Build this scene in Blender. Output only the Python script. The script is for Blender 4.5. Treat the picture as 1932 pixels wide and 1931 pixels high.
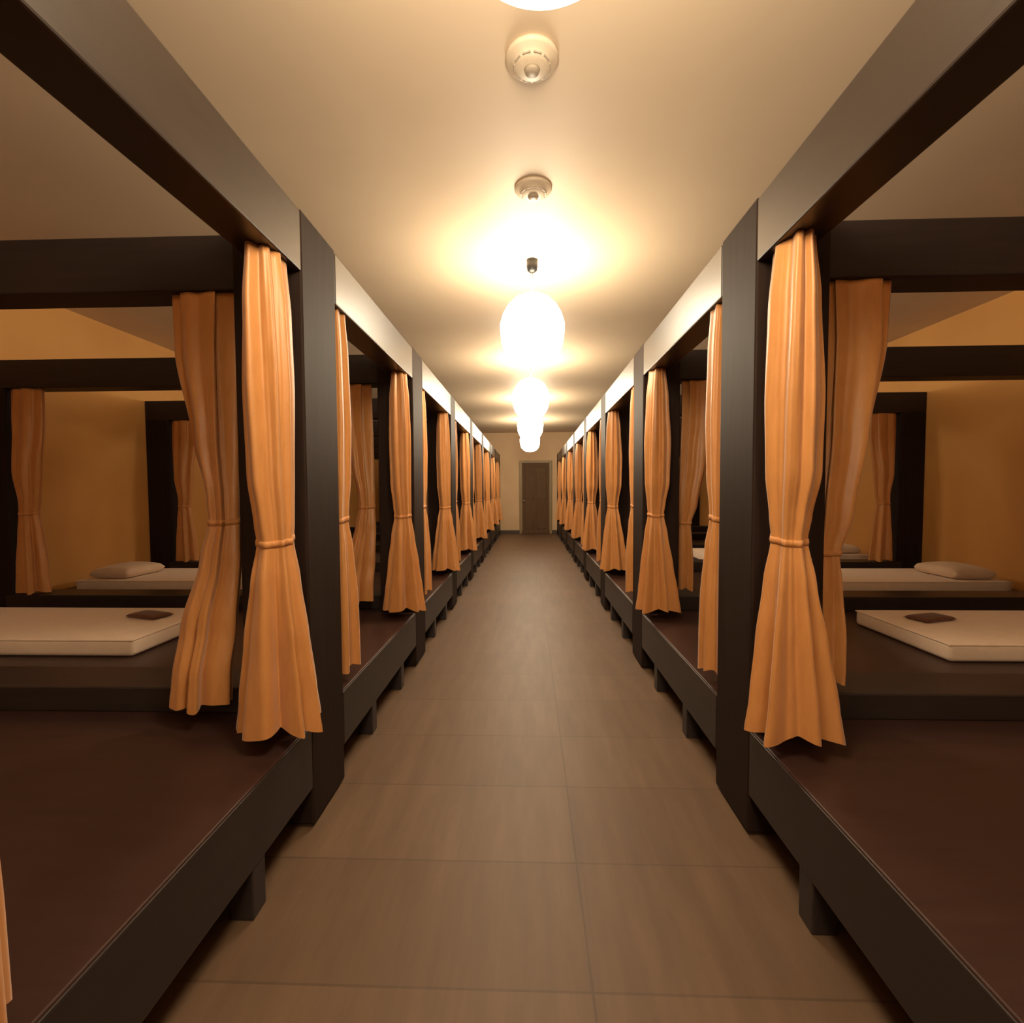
import bpy, bmesh, math, random
from mathutils import Matrix, Vector

for o in list(bpy.data.objects):
    bpy.data.objects.remove(o)
C = bpy.context.scene.collection
SC = bpy.context.scene
PI = math.pi

# ------------------------------------------------------------------ camera
def make_camera():
    yaw, pit, roll = 0.0344, -0.0430, -0.0052
    right = Vector((math.cos(yaw), math.sin(yaw), 0))
    fwd = Vector((-math.sin(yaw), math.cos(yaw), 0))
    zed = Vector((0, 0, 1))
    f2 = fwd * math.cos(pit) + zed * math.sin(pit)
    u2 = fwd * -math.sin(pit) + zed * math.cos(pit)
    r3 = right * math.cos(roll) + u2 * math.sin(roll)
    u3 = u2 * math.cos(roll) - right * math.sin(roll)
    cam = bpy.data.cameras.new('camera')
    cam.sensor_fit = 'HORIZONTAL'
    cam.sensor_width = 36.0
    cam.lens = 927.0 / 1932.0 * 36.0
    cam.clip_start = 0.05
    ob = bpy.data.objects.new('camera', cam)
    m = Matrix((r3, u3, -f2)).transposed().to_4x4()
    m.translation = Vector((0, 0, 1.25))
    ob.matrix_world = m
    C.objects.link(ob)
    SC.camera = ob
make_camera()

# ------------------------------------------------------------------ world, exposure, lamp power
LAMP_STRENGTH = 40.0
LAMP_COLOR = (1.0, 0.82, 0.58, 1)
world = bpy.data.worlds.new('room_world')
SC.world = world
world.use_nodes = True
world.node_tree.nodes['Background'].inputs[0].default_value = (0.02, 0.014, 0.01, 1)
world.node_tree.nodes['Background'].inputs[1].default_value = 1.0
SC.view_settings.view_transform = 'Standard'
SC.view_settings.look = 'None'
SC.view_settings.exposure = 0.0
SC.view_settings.gamma = 1.0
SC.view_settings.use_curve_mapping = False

# ------------------------------------------------------------------ materials
def new_mat(name):
    m = bpy.data.materials.new(name)
    m.use_nodes = True
    nt = m.node_tree
    return m, nt, nt.nodes['Principled BSDF']

def ramp(nt, fac, stops):
    r = nt.nodes.new('ShaderNodeValToRGB')
    e = r.color_ramp.elements
    while len(e) < len(stops):
        e.new(0.5)
    for el, (p, c) in zip(e, stops):
        el.position = p
        el.color = (c[0], c[1], c[2], 1)
    nt.links.new(fac, r.inputs[0])
    return r.outputs[0]

def noise(nt, scale, stretch=(1, 1, 1), detail=4, rough=0.55):
    tc = nt.nodes.new('ShaderNodeTexCoord')
    mp = nt.nodes.new('ShaderNodeMapping')
    mp.inputs['Scale'].default_value = stretch
    nt.links.new(tc.outputs['Object'], mp.inputs[0])
    n = nt.nodes.new('ShaderNodeTexNoise')
    n.inputs['Scale'].default_value = scale
    n.inputs['Detail'].default_value = detail
    n.inputs['Roughness'].default_value = rough
    nt.links.new(mp.outputs[0], n.inputs['Vector'])
    return n.outputs[0]

def bump(nt, b, h, strength, dist=0.01):
    bn = nt.nodes.new('ShaderNodeBump')
    bn.inputs['Strength'].default_value = strength
    bn.inputs['Distance'].default_value = dist
    nt.links.new(h, bn.inputs['Height'])
    nt.links.new(bn.outputs[0], b.inputs['Normal'])

def wood(name, dark, light, stretch, rough, coat=0.0, spec=0.5, coat_rough=0.25):
    m, nt, b = new_mat(name)
    n = noise(nt, 6, stretch, 6, 0.6)
    nt.links.new(ramp(nt, n, [(0.3, dark), (0.7, light)]), b.inputs['Base Color'])
    b.inputs['Roughness'].default_value = rough
    b.inputs['Specular IOR Level'].default_value = spec
    b.inputs['Coat Weight'].default_value = coat
    b.inputs['Coat Roughness'].default_value = coat_rough
    bump(nt, b, n, 0.05, 0.004)
    return m

M = {}
M['post'] = wood('dark_stained_wood_post', (0.018, 0.0105, 0.008), (0.027, 0.016, 0.012), (6, 6, 0.5), 0.62, 0.0, 0.10)
M['beam'] = wood('lacquered_wood_beam', (0.013, 0.007, 0.0045), (0.020, 0.0105, 0.007), (6, 0.5, 6), 0.36, 0.0, 0.6)
M['cross'] = wood('dark_stained_wood_cross_beam', (0.018, 0.012, 0.011), (0.028, 0.018, 0.016), (0.5, 6, 6), 0.5, 0, .3)
M['rail'] = wood('dark_wood_rail', (0.016, 0.011, 0.010), (0.024, 0.017, 0.0155), (6, 0.5, 6), 0.42, 0, .45)
M['deck'] = wood('red_brown_deck_board', (0.033, 0.0155, 0.0125), (0.043, 0.0205, 0.0165), (0.6, 5, 6), 0.36, 0, .4)
M['board'] = wood('dark_low_board', (0.018, 0.013, 0.013), (0.026, 0.019, 0.018), (0.5, 6, 6), 0.4)
M['leg'] = wood('dark_bed_leg', (0.02, 0.015, 0.015), (0.03, 0.022, 0.02), (6, 6, 0.5), 0.45)

def fabric(name, c1, c2, rough=0.75, sheen=0.25, transl=0.0, scale=40, stretch=(1, 1, .25)):
    m, nt, b = new_mat(name)
    n = noise(nt, scale, stretch, 5, 0.6)
    col = ramp(nt, n, [(0.3, c1), (0.7, c2)])
    nt.links.new(col, b.inputs['Base Color'])
    b.inputs['Roughness'].default_value = rough
    b.inputs['Sheen Weight'].default_value = sheen
    b.inputs['Sheen Roughness'].default_value = 0.4
    bump(nt, b, n, 0.08, 0.004)
    if transl:
        t = nt.nodes.new('ShaderNodeBsdfTranslucent')
        nt.links.new(col, t.inputs[0])
        mx = nt.nodes.new('ShaderNodeMixShader')
        mx.inputs[0].default_value = transl
        out = nt.nodes['Material Output']
        nt.links.new(b.outputs[0], mx.inputs[1])
        nt.links.new(t.outputs[0], mx.inputs[2])
        nt.links.new(mx.outputs[0], out.inputs[0])
    return m

M['curtain'] = fabric('orange_curtain_cloth', (0.54, 0.235, 0.068), (0.62, 0.28, 0.088), 0.42, 0.45, 0.1)
M['tie'] = fabric('orange_tie_cloth', (0.50, 0.21, 0.06), (0.57, 0.25, 0.076), 0.6, 0.2)
M['mattress'] = fabric('beige_mattress_cover', (0.74, 0.57, 0.43), (0.80, 0.62, 0.47), 0.8, 0.2, 0, 12, (1, 1, 1))
M['pillow'] = fabric('cream_pillow_case', (0.62, 0.46, 0.32), (0.70, 0.52, 0.38), 0.8, 0.2, 0, 14, (1, 1, 1))
M['towel'] = fabric('brown_folded_cloth', (0.10, 0.035, 0.016), (0.15, 0.055, 0.026), 0.85, 0.2, 0, 60, (1, 1, 1))

def paint(name, c1, c2, rough, scale=1.2):
    m, nt, b = new_mat(name)
    n = noise(nt, scale, (1, 1, 1), 3, 0.5)
    nt.links.new(ramp(nt, n, [(0.35, c1), (0.65, c2)]), b.inputs['Base Color'])
    b.inputs['Roughness'].default_value = rough
    fine = noise(nt, 120, (1, 1, 1), 2, 0.5)
    bump(nt, b, fine, 0.03, 0.002)
    return m
M['ceiling'] = paint('cream_ceiling_paint', (0.66, 0.52, 0.37), (0.70, 0.56, 0.40), 0.6)
M['wall'] = paint('orange_wall_paint', (0.60, 0.29, 0.075), (0.66, 0.33, 0.09), 0.7)
M['far_wall'] = paint('tan_wall_paint', (0.52, 0.36, 0.21), (0.58, 0.40, 0.24), 0.7)
M['door'] = wood('brown_door_wood', (0.085, 0.05, 0.028), (0.12, 0.07, 0.038), (5, 5, 0.4), 0.6, 0, .1)
M['door_frame'] = wood('olive_brown_door_frame', (0.20, 0.14, 0.06), (0.25, 0.175, 0.08), (5, 5, 0.4), 0.5)
M['baseboard'] = wood('dark_baseboard', (0.03, 0.018, 0.012), (0.045, 0.027, 0.018), (0.5, 0.5, 5), 0.45)

def floor_mat():
    m, nt, b = new_mat('brown_wood_look_floor_tile')
    tc = nt.nodes.new('ShaderNodeTexCoord')
    mp = nt.nodes.new('ShaderNodeMapping')
    mp.inputs['Location'].default_value = (1.645, 0.10, 0)
    nt.links.new(tc.outputs['Object'], mp.inputs[0])
    br = nt.nodes.new('ShaderNodeTexBrick')
    br.offset = 0.0
    br.inputs['Color1'].default_value = (0.112, 0.066, 0.037, 1)
    br.inputs['Color2'].default_value = (0.128, 0.076, 0.043, 1)
    br.inputs['Mortar'].default_value = (0.085, 0.05, 0.028, 1)
    br.inputs['Scale'].default_value = 1.0
    br.inputs['Mortar Size'].default_value = 0.004
    br.inputs['Mortar Smooth'].default_value = 0.3
    br.inputs['Brick Width'].default_value = 1.80
    br.inputs['Row Height'].default_value = 0.425
    nt.links.new(mp.outputs[0], br.inputs['Vector'])
    n = noise(nt, 3.0, (5, 0.7, 1), 6, 0.6)
    g = ramp(nt, n, [(0.3, (0.80, 0.79, 0.78)), (0.7, (1.12, 1.1, 1.08))])
    mx = nt.nodes.new('ShaderNodeMix')
    mx.data_type = 'RGBA'
    mx.blend_type = 'MULTIPLY'
    mx.inputs[0].default_value = 1.0
    nt.links.new(br.outputs['Color'], mx.inputs[6])
    nt.links.new(g, mx.inputs[7])
    nt.links.new(mx.outputs[2], b.inputs['Base Color'])
    b.inputs['Roughness'].default_value = 0.52
    b.inputs['Specular IOR Level'].default_value = 0.42
    bump(nt, b, br.outputs['Fac'], -0.15, 0.002)
    return m
M['floor'] = floor_mat()

def plain(name, c, rough=0.5, metal=0.0):
    m, nt, b = new_mat(name)
    n = noise(nt, 30, (1, 1, 1), 3, 0.5)
    nt.links.new(ramp(nt, n, [(0.3, tuple(x * .92 for x in c)), (0.7, c)]), b.inputs['Base Color'])
    b.inputs['Roughness'].default_value = rough
    b.inputs['Metallic'].default_value = metal
    return m
M['black'] = plain('black_plastic', (0.012, 0.012, 0.012), 0.45)
M['cream'] = plain('cream_plastic', (0.72, 0.60, 0.45), 0.45)
M['grey_plastic'] = plain('grey_vent_plastic', (0.40, 0.33, 0.25), 0.5)
M['white_cord'] = plain('white_cord', (0.8, 0.75, 0.65), 0.5)
M['steel'] = plain('brushed_steel', (0.45, 0.43, 0.40), 0.35, 1.0)

def lamp_mat():
    m = bpy.data.materials.new('glowing_white_glass')
    m.use_nodes = True
    nt = m.node_tree
    nt.nodes.remove(nt.nodes['Principled BSDF'])
    e = nt.nodes.new('ShaderNodeEmission')
    e.inputs[0].default_value = LAMP_COLOR
    e.inputs[1].default_value = LAMP_STRENGTH
    nt.links.new(e.outputs[0], nt.nodes['Material Output'].inputs[0])
    return m
M['lamp'] = lamp_mat()

# ------------------------------------------------------------------ helpers
def link_mesh(name, bm, mat, parent=None, smooth=False):
    bmesh.ops.recalc_face_normals(bm, faces=bm.faces[:])
    me = bpy.data.meshes.new(name)
    bm.to_mesh(me)
    bm.free()
    me.materials.append(mat)
    if smooth:
        for p in me.polygons:
            p.use_smooth = True
    o = bpy.data.objects.new(name, me)
    C.objects.link(o)
    if parent:
        o.parent = parent
    return o

def box_bm(x0, x1, y0, y1, z0, z1, bev=0.004, seg=2, bm=None):
    b = bmesh.new()
    bmesh.ops.create_cube(b, size=1.0)
    sx, sy, sz = abs(x1 - x0), abs(y1 - y0), z1 - z0
    for v in b.verts:
        v.co = Vector(((x0 + x1) / 2 + v.co.x * sx, (y0 + y1) / 2 + v.co.y * sy, (z0 + z1) / 2 + v.co.z * sz))
    if bev:
        bmesh.ops.bevel(b, geom=b.edges[:] + b.verts[:], offset=min(bev, sx * .45, sy * .45, sz * .45), segments=seg, profile=0.5, affect='EDGES')
    if bm is None:
        return b
    me = bpy.data.meshes.new('tmp')
    b.to_mesh(me)
    b.free()
    bm.from_mesh(me)
    bpy.data.meshes.remove(me)
    return bm

def lathe_bm(profile, n=48, bm=None):
    bm = bm or bmesh.new()
    rings = []
    for r, z in profile:
        if r < 1e-6:
            rings.append([bm.verts.new((0, 0, z))])
        else:
            rings.append([bm.verts.new((r * math.cos(2 * PI * i / n), r * math.sin(2 * PI * i / n), z)) for i in range(n)])
    for a, b in zip(rings, rings[1:]):
        for i in range(n):
            j = (i + 1) % n
            if len(a) == 1 and len(b) == 1:
                continue
            if len(a) == 1:
                bm.faces.new((a[0], b[i], b[j]))
            elif len(b) == 1:
                bm.faces.new((a[i], a[j], b[0]))
            else:
                bm.faces.new((a[i], a[j], b[j], b[i]))
    return bm

def thing(name, label, cat, loc=(0, 0, 0), group=None):
    o = bpy.data.objects.new(name, None)
    o.empty_display_size = 0.2
    C.objects.link(o)
    o.location = loc
    tag(o, label, cat, group)
    return o

def tag(o, label, cat, group=None):
    o['label'] = label
    o['category'] = cat
    if group:
        o['group'] = group
    return o

def struct(name, bm, mat, parent=None):
    o = link_mesh(name, bm, mat, parent)
    if not parent:
        o['kind'] = 'structure'
    return o

def dup(root, loc, label):
    r = root.copy()
    C.objects.link(r)
    r.location = loc
    r['label'] = label
    for ch in list(root.children):
        c = ch.copy()
        C.objects.link(c)
        c.parent = r
        for g in ch.children:
            d = g.copy()
            C.objects.link(d)
            d.parent = c
    return r

# ------------------------------------------------------------------ the place: dimensions in metres
WL, WR, YN, YF, ZC = -4.15, 4.08, -3.7, 14.15, 2.90
BAY, NBAY, Y0 = 1.664, 8, 0.386            # bay k runs from Y0 + k*BAY; its posts close the far end
XE = {-1: 0.800, 1: 0.782}                 # corridor face of each row
WALLX = {-1: -WL, 1: WR}
ORD = ['nearest the camera', 'second from the camera', 'third from the camera', 'fourth from the camera', 'fifth from the camera',
       'sixth from the camera', 'seventh from the camera', 'farthest from the camera']
ORDN = ['nearest', 'second', 'third', 'fourth', 'fifth', 'sixth', 'seventh', 'farthest']
SIDE = {-1: 'left', 1: 'right'}

# ------------------------------------------------------------------ structure
struct('floor', box_bm(WL - .1, WR + .1, YN - .1, YF + .1, -0.1, 0.0, 0), M['floor'])
struct('ceiling', box_bm(WL - .1, WR + .1, YN - .1, YF + .1, ZC, ZC + .1, 0), M['ceiling'])
struct('wall_left', box_bm(WL - .1, WL, YN, YF, 0, ZC, 0), M['wall'])
struct('wall_right', box_bm(WR, WR + .1, YN, YF, 0, ZC, 0), M['wall'])
struct('wall_far', box_bm(WL, WR, YF, YF + .1, 0, ZC, 0), M['far_wall'])
struct('wall_near', box_bm(WL, WR, YN - .1, YN, 0, ZC, 0), M['far_wall'])
struct('baseboard_far', box_bm(-0.95, 0.98, YF - .02, YF, 0, 0.10, .004), M['baseboard'])

def build_door():
    d = box_bm(-0.19, 0.58, YF - .045, YF - .005, 0.005, 2.02, .004)
    for (z0, z1) in ((0.14, 0.86), (1.0, 1.9)):
        for (x0, x1) in ((-0.11, 0.16), (0.23, 0.50)):
            box_bm(x0, x1, YF - .056, YF - .03, z0, z1, .01, 2, d)
    o = struct('door_1', d, M['door'])
    fr = box_bm(-0.27, -0.20, YF - .06, YF, 0, 2.10, .006)
    box_bm(0.59, 0.66, YF - .06, YF, 0, 2.10, .006, 2, fr)
    box_bm(-0.20, 0.59, YF - .06, YF, 2.03, 2.10, .006, 2, fr)
    struct('door_frame', fr, M['door_frame'], o)
    h = lathe_bm([(0, 0), (.024, 0.002), (.024, .01), (.010, .014), (.010, .04), (.026, .05), (.028, .06), (.018, .07), (0, .072)], 20)
    hk = link_mesh('door_knob', h, M['steel'], o, True)
    hk.rotation_euler = (PI / 2, 0, 0)
    hk.location = (-0.13, YF - .045, 0.95)
    hk['label'] = 'round steel door knob'
build_door()

# ------------------------------------------------------------------ beds
def make_bed(s):
    xe, w = XE[s], WALLX[s]
    P = BAY - 0.305                                   # front of the posts
    t = thing('canopy_bed', '', 'bed', (0, Y0, 0), 'canopy beds along the corridor')
    X = lambda a, b: (min(s * a, s * b), max(s * a, s * b))
    def part(name, x0, x1, y0, y1, z0, z1, mat, bev=.005):
        a, b = X(x0, x1)
        return link_mesh(name, box_bm(a, b, y0, y1, z0, z1, bev), mat, t)
    # deck, notched round the corridor post, with a lip over the rail
    pts = [(xe + .004, .001), (w - .002, .001), (w - .002, BAY - .001), (xe + .251, BAY - .001), (xe + .251, P - .001), (xe + .004, P - .001)]
    bm = bmesh.new()
    lo = [bm.verts.new((s * x, y, 0.36)) for x, y in pts]
    hi = [bm.verts.new((s * x, y, 0.3925)) for x, y in pts]
    bm.faces.new(lo)
    bm.faces.new(hi)
    for i in range(6):
        j = (i + 1) % 6
        bm.faces.new((lo[i], lo[j], hi[j], hi[i]))
    rim = [e for e in bm.edges if set(e.verts) == {hi[0], hi[5]}]
    bmesh.ops.recalc_face_normals(bm, faces=bm.faces[:])
    bmesh.ops.bevel(bm, geom=rim, offset=.005, segments=2, profile=0.5, affect='EDGES')
    link_mesh('deck', bm, M['deck'], t)
    part('side_rail', xe, xe + .04, 0.001, P - .001, 0.155, 0.387, M['rail'])
    part('corridor_post', xe, xe + .25, P, BAY, 0.012, 2.245, M['post'], .007)
    part('foot_cap', xe + .02, xe + .23, P + .03, BAY - .03, 0.0, 0.014, M['steel'], .003)
    part('wall_post', w - .252, w - .002, BAY - .16, BAY, 0.3925, 2.028, M['post'], .007)
    part('side_beam', xe, xe + .136, 0.001, P - .001, 2.028, 2.237, M['beam'], .006)
    part('cross_beam', xe + .25, w - .002, BAY - .16, BAY, 2.028, 2.237, M['cross'], .006)
    part('low_board', xe + .25, w - .254, BAY - .22, BAY, 0.3925, 0.492, M['board'], .006)
    for ly in (0.43, 1.0):
        part('leg', xe + .005, xe + .075, ly - .035, ly + .035, 0.0, 0.157, M['leg'], .004)
        part('leg', w - .3, w - .23, ly - .035, ly + .035, 0.0, 0.362, M['leg'], .004)
    return t

def bed_label(s, k):
    if k == 0:
        return 'bare dark wood canopy bed in the %s row, the one nearest the camera' % SIDE[s]
    if k == NBAY - 1:
        return 'dark wood canopy bed at the far end of the %s row, beside the end wall' % SIDE[s]
    return 'dark wood canopy bed in the %s row, %s' % (SIDE[s], ORD[k])

for s in (-1, 1):
    first = make_bed(s)
    first['label'] = bed_label(s, 0)
    for k in range(1, NBAY):
        dup(first, (0, Y0 + k * BAY, 0), bed_label(s, k))

# ------------------------------------------------------------------ curtains
def smooth_interp(prof, z):
    # prof: rows (z, cx, cy, hx, hy) from top to bottom
    for a, b in zip(prof, prof[1:]):
        if a[0] >= z >= b[0]:
            f = (a[0] - z) / (a[0] - b[0])
            f2 = f * f * (3 - 2 * f) * .6 + f * .4
            return [a[i] + (b[i] - a[i]) * f2 for i in range(1, 5)]
    return list(prof[-1][1:])

class Gather:
    """A gathered curtain: an oval bundle with pleats, pinched at the tie."""
    def __init__(self, prof, folds, amp, tie_z, seed):
        rnd = random.Random(seed)
        self.ph = [rnd.uniform(0, 2 * PI) for _ in range(6)]
        self.prof, self.folds, self.amp, self.tz = prof, folds, amp, tie_z
        self.z1, self.z0 = prof[0][0], prof[-1][0]

    def point(self, u, z, grow=0.0):
        ph, folds, amp = self.ph, self.folds, self.amp
        cx, cy, hx, hy = smooth_interp(self.prof, z)
        if z > self.tz:
            A = amp[1] + (amp[0] - amp[1]) * min(1, (z - self.tz) / (self.z1 - self.tz) * 2.2)
        else:
            A = amp[1] + (amp[2] - amp[1]) * min(1, (self.tz - z) / (self.tz - self.z0) * 1.6)
        tb = (self.z1 - z) / (self.z1 - self.z0)
        w = u + .12 * math.sin(2 * u + ph[3]) + .10 * math.sin(3 * u + ph[4] + tb * 1.5)
        fold = math.sin(folds * w + ph[0] + .5 * math.sin(tb * 4 + ph[5]))
        fold = math.copysign(abs(fold) ** .75, fold)
        fold2 = math.sin((folds * 2 + 1) * w + ph[1]) * .3 + math.sin((folds - 3) * w + ph[2] + tb) * .35
        q = 1 + A * (fold + fold2 - .5)
        zz = z
        if tb > .97:
            zz -= .008 * math.sin(3 * u + ph[2]) + .006 * math.sin(folds * w + ph[0])
        return (cx + (hx * q + grow) * math.cos(u), cy + (hy * q + grow) * math.sin(u), zz)

    def cloth(self, nu=120, nv=70):
        bm = bmesh.new()
        rows = [[bm.verts.new(self.point(2 * PI * i / nu, self.z1 + (self.z0 - self.z1) * j / nv)) for i in range(nu)] for j in range(nv + 1)]
        for a, b in zip(rows, rows[1:]):
            for i in range(nu):
                k = (i + 1) % nu
                bm.faces.new((a[i], a[k], b[k], b[i]))
        bm.faces.new(rows[0])
        return bm

    def tie(self, n=90, m=6, h=.013, t=.0035):
        bm = bmesh.new()
        rings = []
        for i in range(n):
            u = 2 * PI * i / n
            ring = []
            for j in range(m):
                v = 2 * PI * j / m
                x, y, z = self.point(u, self.tz, .001 + t * math.cos(v))
                ring.append(bm.verts.new((x, y, z + h * math.sin(v) + .008 * math.sin(u))))
            rings.append(ring)
        for i in range(n):
            a, b = rings[i], rings[(i + 1) % n]
            for j in range(m):
                q = (j + 1) % m
                bm.faces.new((a[j], b[j], b[q], a[q]))
        return bm

CG = 'tied orange curtains on the beds'
def make_curtain(prof, tie_z, seed, loc, label, folds=7, amp=(.16, .10, .20)):
    t = thing('curtain', label, 'curtain', loc, CG)
    g = Gather(prof, folds, amp, tie_z, seed)
    link_mesh('cloth', g.cloth(), M['curtain'], t, True)
    link_mesh('tie_band', g.tie(), M['tie'], t, True)
    return t

# every profile is given relative to the post: x from the corridor face outward (mirrored for the left row), y from the bay's far end
ZT, ZB = 2.027, 0.455
def prof_far(s, v=0):                                   # along the corridor beam, just before the far post
    q = s
    if s < 0:
        rows = [(ZT, .060, -.432, .047, .085), (1.85, .062, -.432, .062, .095), (1.60, .062, -.432, .070, .095), (1.30, .060, -.432, .066, .085),
                (1.14, .052, -.432, .058, .070), (1.08, .050, -.432, .054, .062), (0.95, .052, -.432, .074, .078), (0.75, .054, -.432, .100, .088),
                (0.56, .054, -.434, .124, .094), (ZB, .052, -.436, .138, .096)]
    else:
        rows = [(ZT, .060, -.432, .045, .085), (1.85, .062, -.432, .062, .095), (1.55, .066, -.432, .076, .095), (1.30, .066, -.432, .072, .090),
                (1.16, .060, -.432, .055, .066), (1.09, .058, -.432, .047, .056), (0.95, .060, -.432, .068, .075), (0.75, .066, -.432, .092, .088),
                (0.56, .074, -.434, .114, .094), (ZB, .076, -.436, .130, .096)]
    return [(z, s * (XE[s] + cx), cy, hx, hy) for z, cx, cy, hx, hy in rows]
def prof_cross(s):                                      # under the cross beam, beside the corridor post
    if s < 0:
        rows = [(ZT, .472, -.125, .122, .026), (1.80, .462, -.14, .118, .036), (1.45, .415, -.17, .088, .055), (1.22, .375, -.20, .062, .052),
                (1.14, .370, -.205, .058, .048), (1.0, .378, -.225, .075, .056), (0.75, .405, -.27, .100, .062), (0.58, .412, -.305, .100, .066), (0.475, .414, -.314, .104, .066)]
    else:
        rows = [(ZT, .450, -.125, .118, .026), (1.80, .440, -.14, .110, .036), (1.45, .395, -.16, .086, .055), (1.15, .350, -.18, .068, .052),
                (1.00, .325, -.18, .046, .044), (0.9, .328, -.185, .050, .050), (0.7, .332, -.19, .056, .058), (0.59, .330, -.19, .058, .060), (0.545, .328, -.19, .058, .060)]
    return [(z, s * (XE[s] + cx), cy, hx, hy) for z, cx, cy, hx, hy in rows]
def prof_near(s):                                       # along the corridor beam, just past the near post (y from the bay's near end)
    rows = [(ZT, .055, .105, .045, .085), (1.85, .060, .112, .058, .092), (1.55, .062, .112, .066, .092), (1.30, .062, .108, .062, .085),
            (1.18, .056, .100, .050, .066), (1.12, .054, .098, .046, .060), (1.0, .056, .104, .062, .075), (0.78, .060, .108, .078, .086),
            (0.58, .066, .116, .084, .088), (ZB, .068, .118, .086, .090)]
    return [(z, s * (XE[s] + cx), cy, hx, hy) for z, cx, cy, hx, hy in rows]
def prof_wall(s):                                       # under the cross beam at its wall end
    rows = [(ZT, -.405, -.125, .120, .026), (1.80, -.415, -.14, .122, .036), (1.40, -.41, -.16, .100, .055), (1.18, -.42, -.16, .070, .052),
            (1.10, -.41, -.16, .062, .048), (0.95, -.415, -.16, .078, .056), (0.70, -.42, -.16, .100, .062), (0.505, -.425, -.16, .112, .066)]
    return [(z, s * (WALLX[s] + cx), cy, hx, hy) for z, cx, cy, hx, hy in rows]

for s in (-1, 1):
    r = SIDE[s]
    kinds = [
        ('far', prof_far(s), 1.085, 'at the far end of the corridor beam', 5 + s, 7, (.14, .12, .26)),
        ('cross', prof_cross(s), 1.14 if s < 0 else 1.02, 'under the cross beam, beside the corridor post', 12 + s, 6, (.20, .14, .27)),
        ('near', prof_near(s), 1.125, 'at the near end of the corridor beam', 21 + s, 6, (.13, .10, .16)),
        ('wall', prof_wall(s), 1.10, 'under the wall end of the cross beam', 31 + s, 6, (.18, .12, .22)),
    ]
    for name, prof, tz, where, seed, folds, amp in kinds:
        first = None
        for k in range(NBAY):
            if name == 'wall' and not (1 <= k <= 2):
                continue
            yb = Y0 + k * BAY + (0 if name == 'near' else BAY)
            lab = 'orange tied curtain %s, %s %s bed' % (where, ORDN[k], r)
            if name == 'near' and k == 0:
                if s > 0:
                    continue
                yb += .128
            if first is None:
                first = make_curtain(prof, tz, seed, (0, yb, 0), lab, folds, amp)
            else:
                dup(first, (0, yb, 0), lab)

# ------------------------------------------------------------------ bedding
def cushion_bm(lx, ly, lz, bulge, nx=28, ny=16, power=.35):
    bm = bmesh.new()
    top, bot = {}, {}
    for i in range(nx + 1):
        for j in range(ny + 1):
            u, v = 2 * i / nx - 1, 2 * j / ny - 1
            e = max(0, (1 - abs(u) ** 8)) ** power * max(0, (1 - abs(v) ** 8)) ** power
            z = lz * .5 + lz * .5 * e + bulge * (1 - u * u) * (1 - v * v)
            top[i, j] = bm.verts.new((u * lx / 2, v * ly / 2, z))
            if i in (0, nx) or j in (0, ny):
                bot[i, j] = top[i, j]
            else:
                bot[i, j] = bm.verts.new((u * lx / 2, v * ly / 2, lz * .5 - lz * .5 * e))
    for d in (top, bot):
        for i in range(nx):
            for j in range(ny):
                bm.faces.new((d[i, j], d[i + 1, j], d[i + 1, j + 1], d[i, j + 1]))
    return bm

def mattress_bm(lx, ly, lz):
    return box_bm(-lx / 2, lx / 2, -ly / 2, ly / 2, 0, lz, .022, 4)

for s in (-1, 1):
    r = SIDE[s]
    mcx = s * (2.06 + 3.95) / 2
    m0 = None
    for k in (1, 2, 3):
        y = Y0 + k * BAY + .75
        lab = 'thin beige mattress lying on the %s bed of the %s row' % (ORDN[k], r)
        if m0 is None:
            m0 = link_mesh('mattress', mattress_bm(1.89, .70, .092), M['mattress'], None, True)
            tag(m0, lab, 'mattress', 'thin beige mattresses on the beds')
            m0.location = (mcx, y, .3935)
            pp = box_bm(-.945 - .002, .945 + .002, -.352, .352, .082, .089, .003, 2)
            pc = link_mesh('piping', pp, M['mattress'], m0)
            first = m0
        else:
            dup(first, (mcx, y, .3935), lab)
    p0 = None
    for k in (2, 3):
        y = Y0 + k * BAY + .68
        lab = 'cream pillow at the wall end of the %s mattress bed, %s row' % (ORDN[k], r)
        if p0 is None:
            p0 = link_mesh('pillow', cushion_bm(.34, .46, .085, .03), M['pillow'], None, True)
            tag(p0, lab, 'pillow', 'cream pillows on the mattresses')
            p0.location = (s * 3.70, y, .487)
        else:
            q = p0.copy()
            C.objects.link(q)
            q.location = (s * 3.70, y, .487)
            q['label'] = lab
    tw = link_mesh('folded_cloth', cushion_bm(.24, .13, .022, .006, 16, 12), M['towel'], None, True)
    tw.location = (s * 2.33, Y0 + BAY + .86, .4865)
    tw.rotation_euler = (0, 0, s * .30)
    tag(tw, 'small dark brown folded cloth lying on the beige mattress in the %s row' % r, 'cloth', 'brown folded cloths on mattresses')

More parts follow.
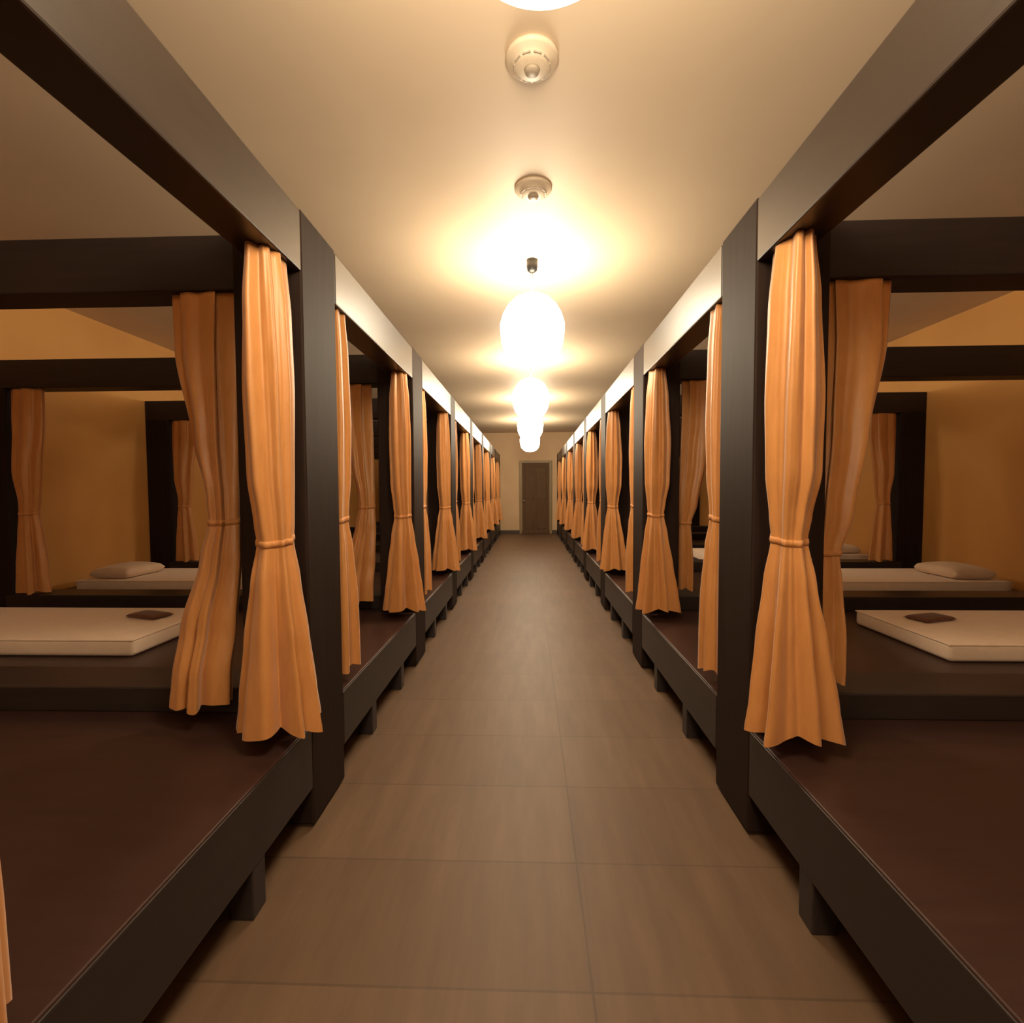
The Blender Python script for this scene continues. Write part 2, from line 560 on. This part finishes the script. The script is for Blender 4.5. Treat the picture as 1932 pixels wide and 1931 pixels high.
# ------------------------------------------------------------------ lanterns and ceiling fittings
LG = 'glowing white lanterns along the corridor'
def make_lantern():
    t = thing('pendant_lantern', '', 'lamp', (0, 0, ZC), LG)
    R = .232
    prof = [(0.0, -.245), (.05, -.243), (.09, -.262), (.135, -.285), (.178, -.33), (.212, -.39), (R, -.46), (R - .004, -.53), (.218, -.60), (.190, -.665), (.150, -.71), (.10, -.735), (.05, -.745), (0, -.748)]
    pts = []
    for a, b in zip(prof, prof[1:]):
        for q in range(3):
            pts.append((a[0] + (b[0] - a[0]) * q / 3, a[1] + (b[1] - a[1]) * q / 3))
    pts.append(prof[-1])
    link_mesh('shade', lathe_bm(pts, 56), M['lamp'], t, True)
    link_mesh('ceiling_cup', lathe_bm([(0, -.001), (.040, -.001), (.040, -.05), (.034, -.075), (.016, -.09), (0, -.09)], 28), M['black'], t, True)
    link_mesh('cord', lathe_bm([(0, -.08), (.004, -.08), (.004, -.246), (0, -.246)], 10), M['white_cord'], t, True)
    return t
LY = [0.856, 3.60, 6.25, 8.90, 11.55, -1.85]  # last entry: unseen lantern added behind the camera to fill camera-facing sides
LLAB = ['glowing white lantern overhead, only its underside showing at the top edge',
        'big round glowing white lantern hanging in the middle of the corridor, black cup above',
        'glowing white lantern hanging just behind the largest fully visible lantern',
        'small glowing white lantern, third along the corridor beyond the big round one',
        'smallest glowing white lantern, lowest in the picture and farthest down the corridor']
LLAB.append('added fill lantern behind the camera, out of view, brightening the faces towards it')
LLAB[3] = 'small glowing white lantern hanging second behind the big round lantern'
l0 = make_lantern()
l0.location = (.03, LY[0], ZC)
l0['label'] = LLAB[0]
for y, lab in zip(LY[1:], LLAB[1:]):
    dup(l0, (.03, y, ZC), lab)

def make_detector():
    t = thing('smoke_detector', '', 'smoke detector', (0, 0, ZC), 'round detectors on the corridor ceiling')
    link_mesh('housing', lathe_bm([(0, 0), (.102, 0), (.102, -.010), (.094, -.018), (.078, -.022), (.07, -.034), (.055, -.044), (0, -.046)], 40), M['cream'], t, True)
    bm = bmesh.new()
    for i in range(10):
        a = 2 * PI * i / 10
        q = box_bm(-.016, .016, -.004, .004, -.0375, -.027, .0015, 1)
        bmesh.ops.rotate(q, verts=q.verts[:], cent=(0, 0, 0), matrix=Matrix.Rotation(a + PI / 2, 3, 'Z'))
        bmesh.ops.translate(q, verts=q.verts[:], vec=(.066 * math.cos(a), .066 * math.sin(a), 0))
        me = bpy.data.meshes.new('tmp')
        q.to_mesh(me)
        q.free()
        bm.from_mesh(me)
        bpy.data.meshes.remove(me)
    g = link_mesh('vent_slots', bm, M['grey_plastic'], t)
    g['label'] = 'grey vent slots'
    c = link_mesh('sensor_cap', lathe_bm([(0, -.045), (.030, -.045), (.026, -.056), (0, -.058)], 24), M['grey_plastic'], t, True)
    c['label'] = 'grey sensor cap'
    return t
d0 = make_detector()
d0.location = (.03, 2.76, ZC)
d0['label'] = 'round cream smoke detector on the ceiling nearer the big hanging lantern'
dup(d0, (.018, 1.95, ZC), 'round cream smoke detector on the ceiling nearest the top edge lantern')
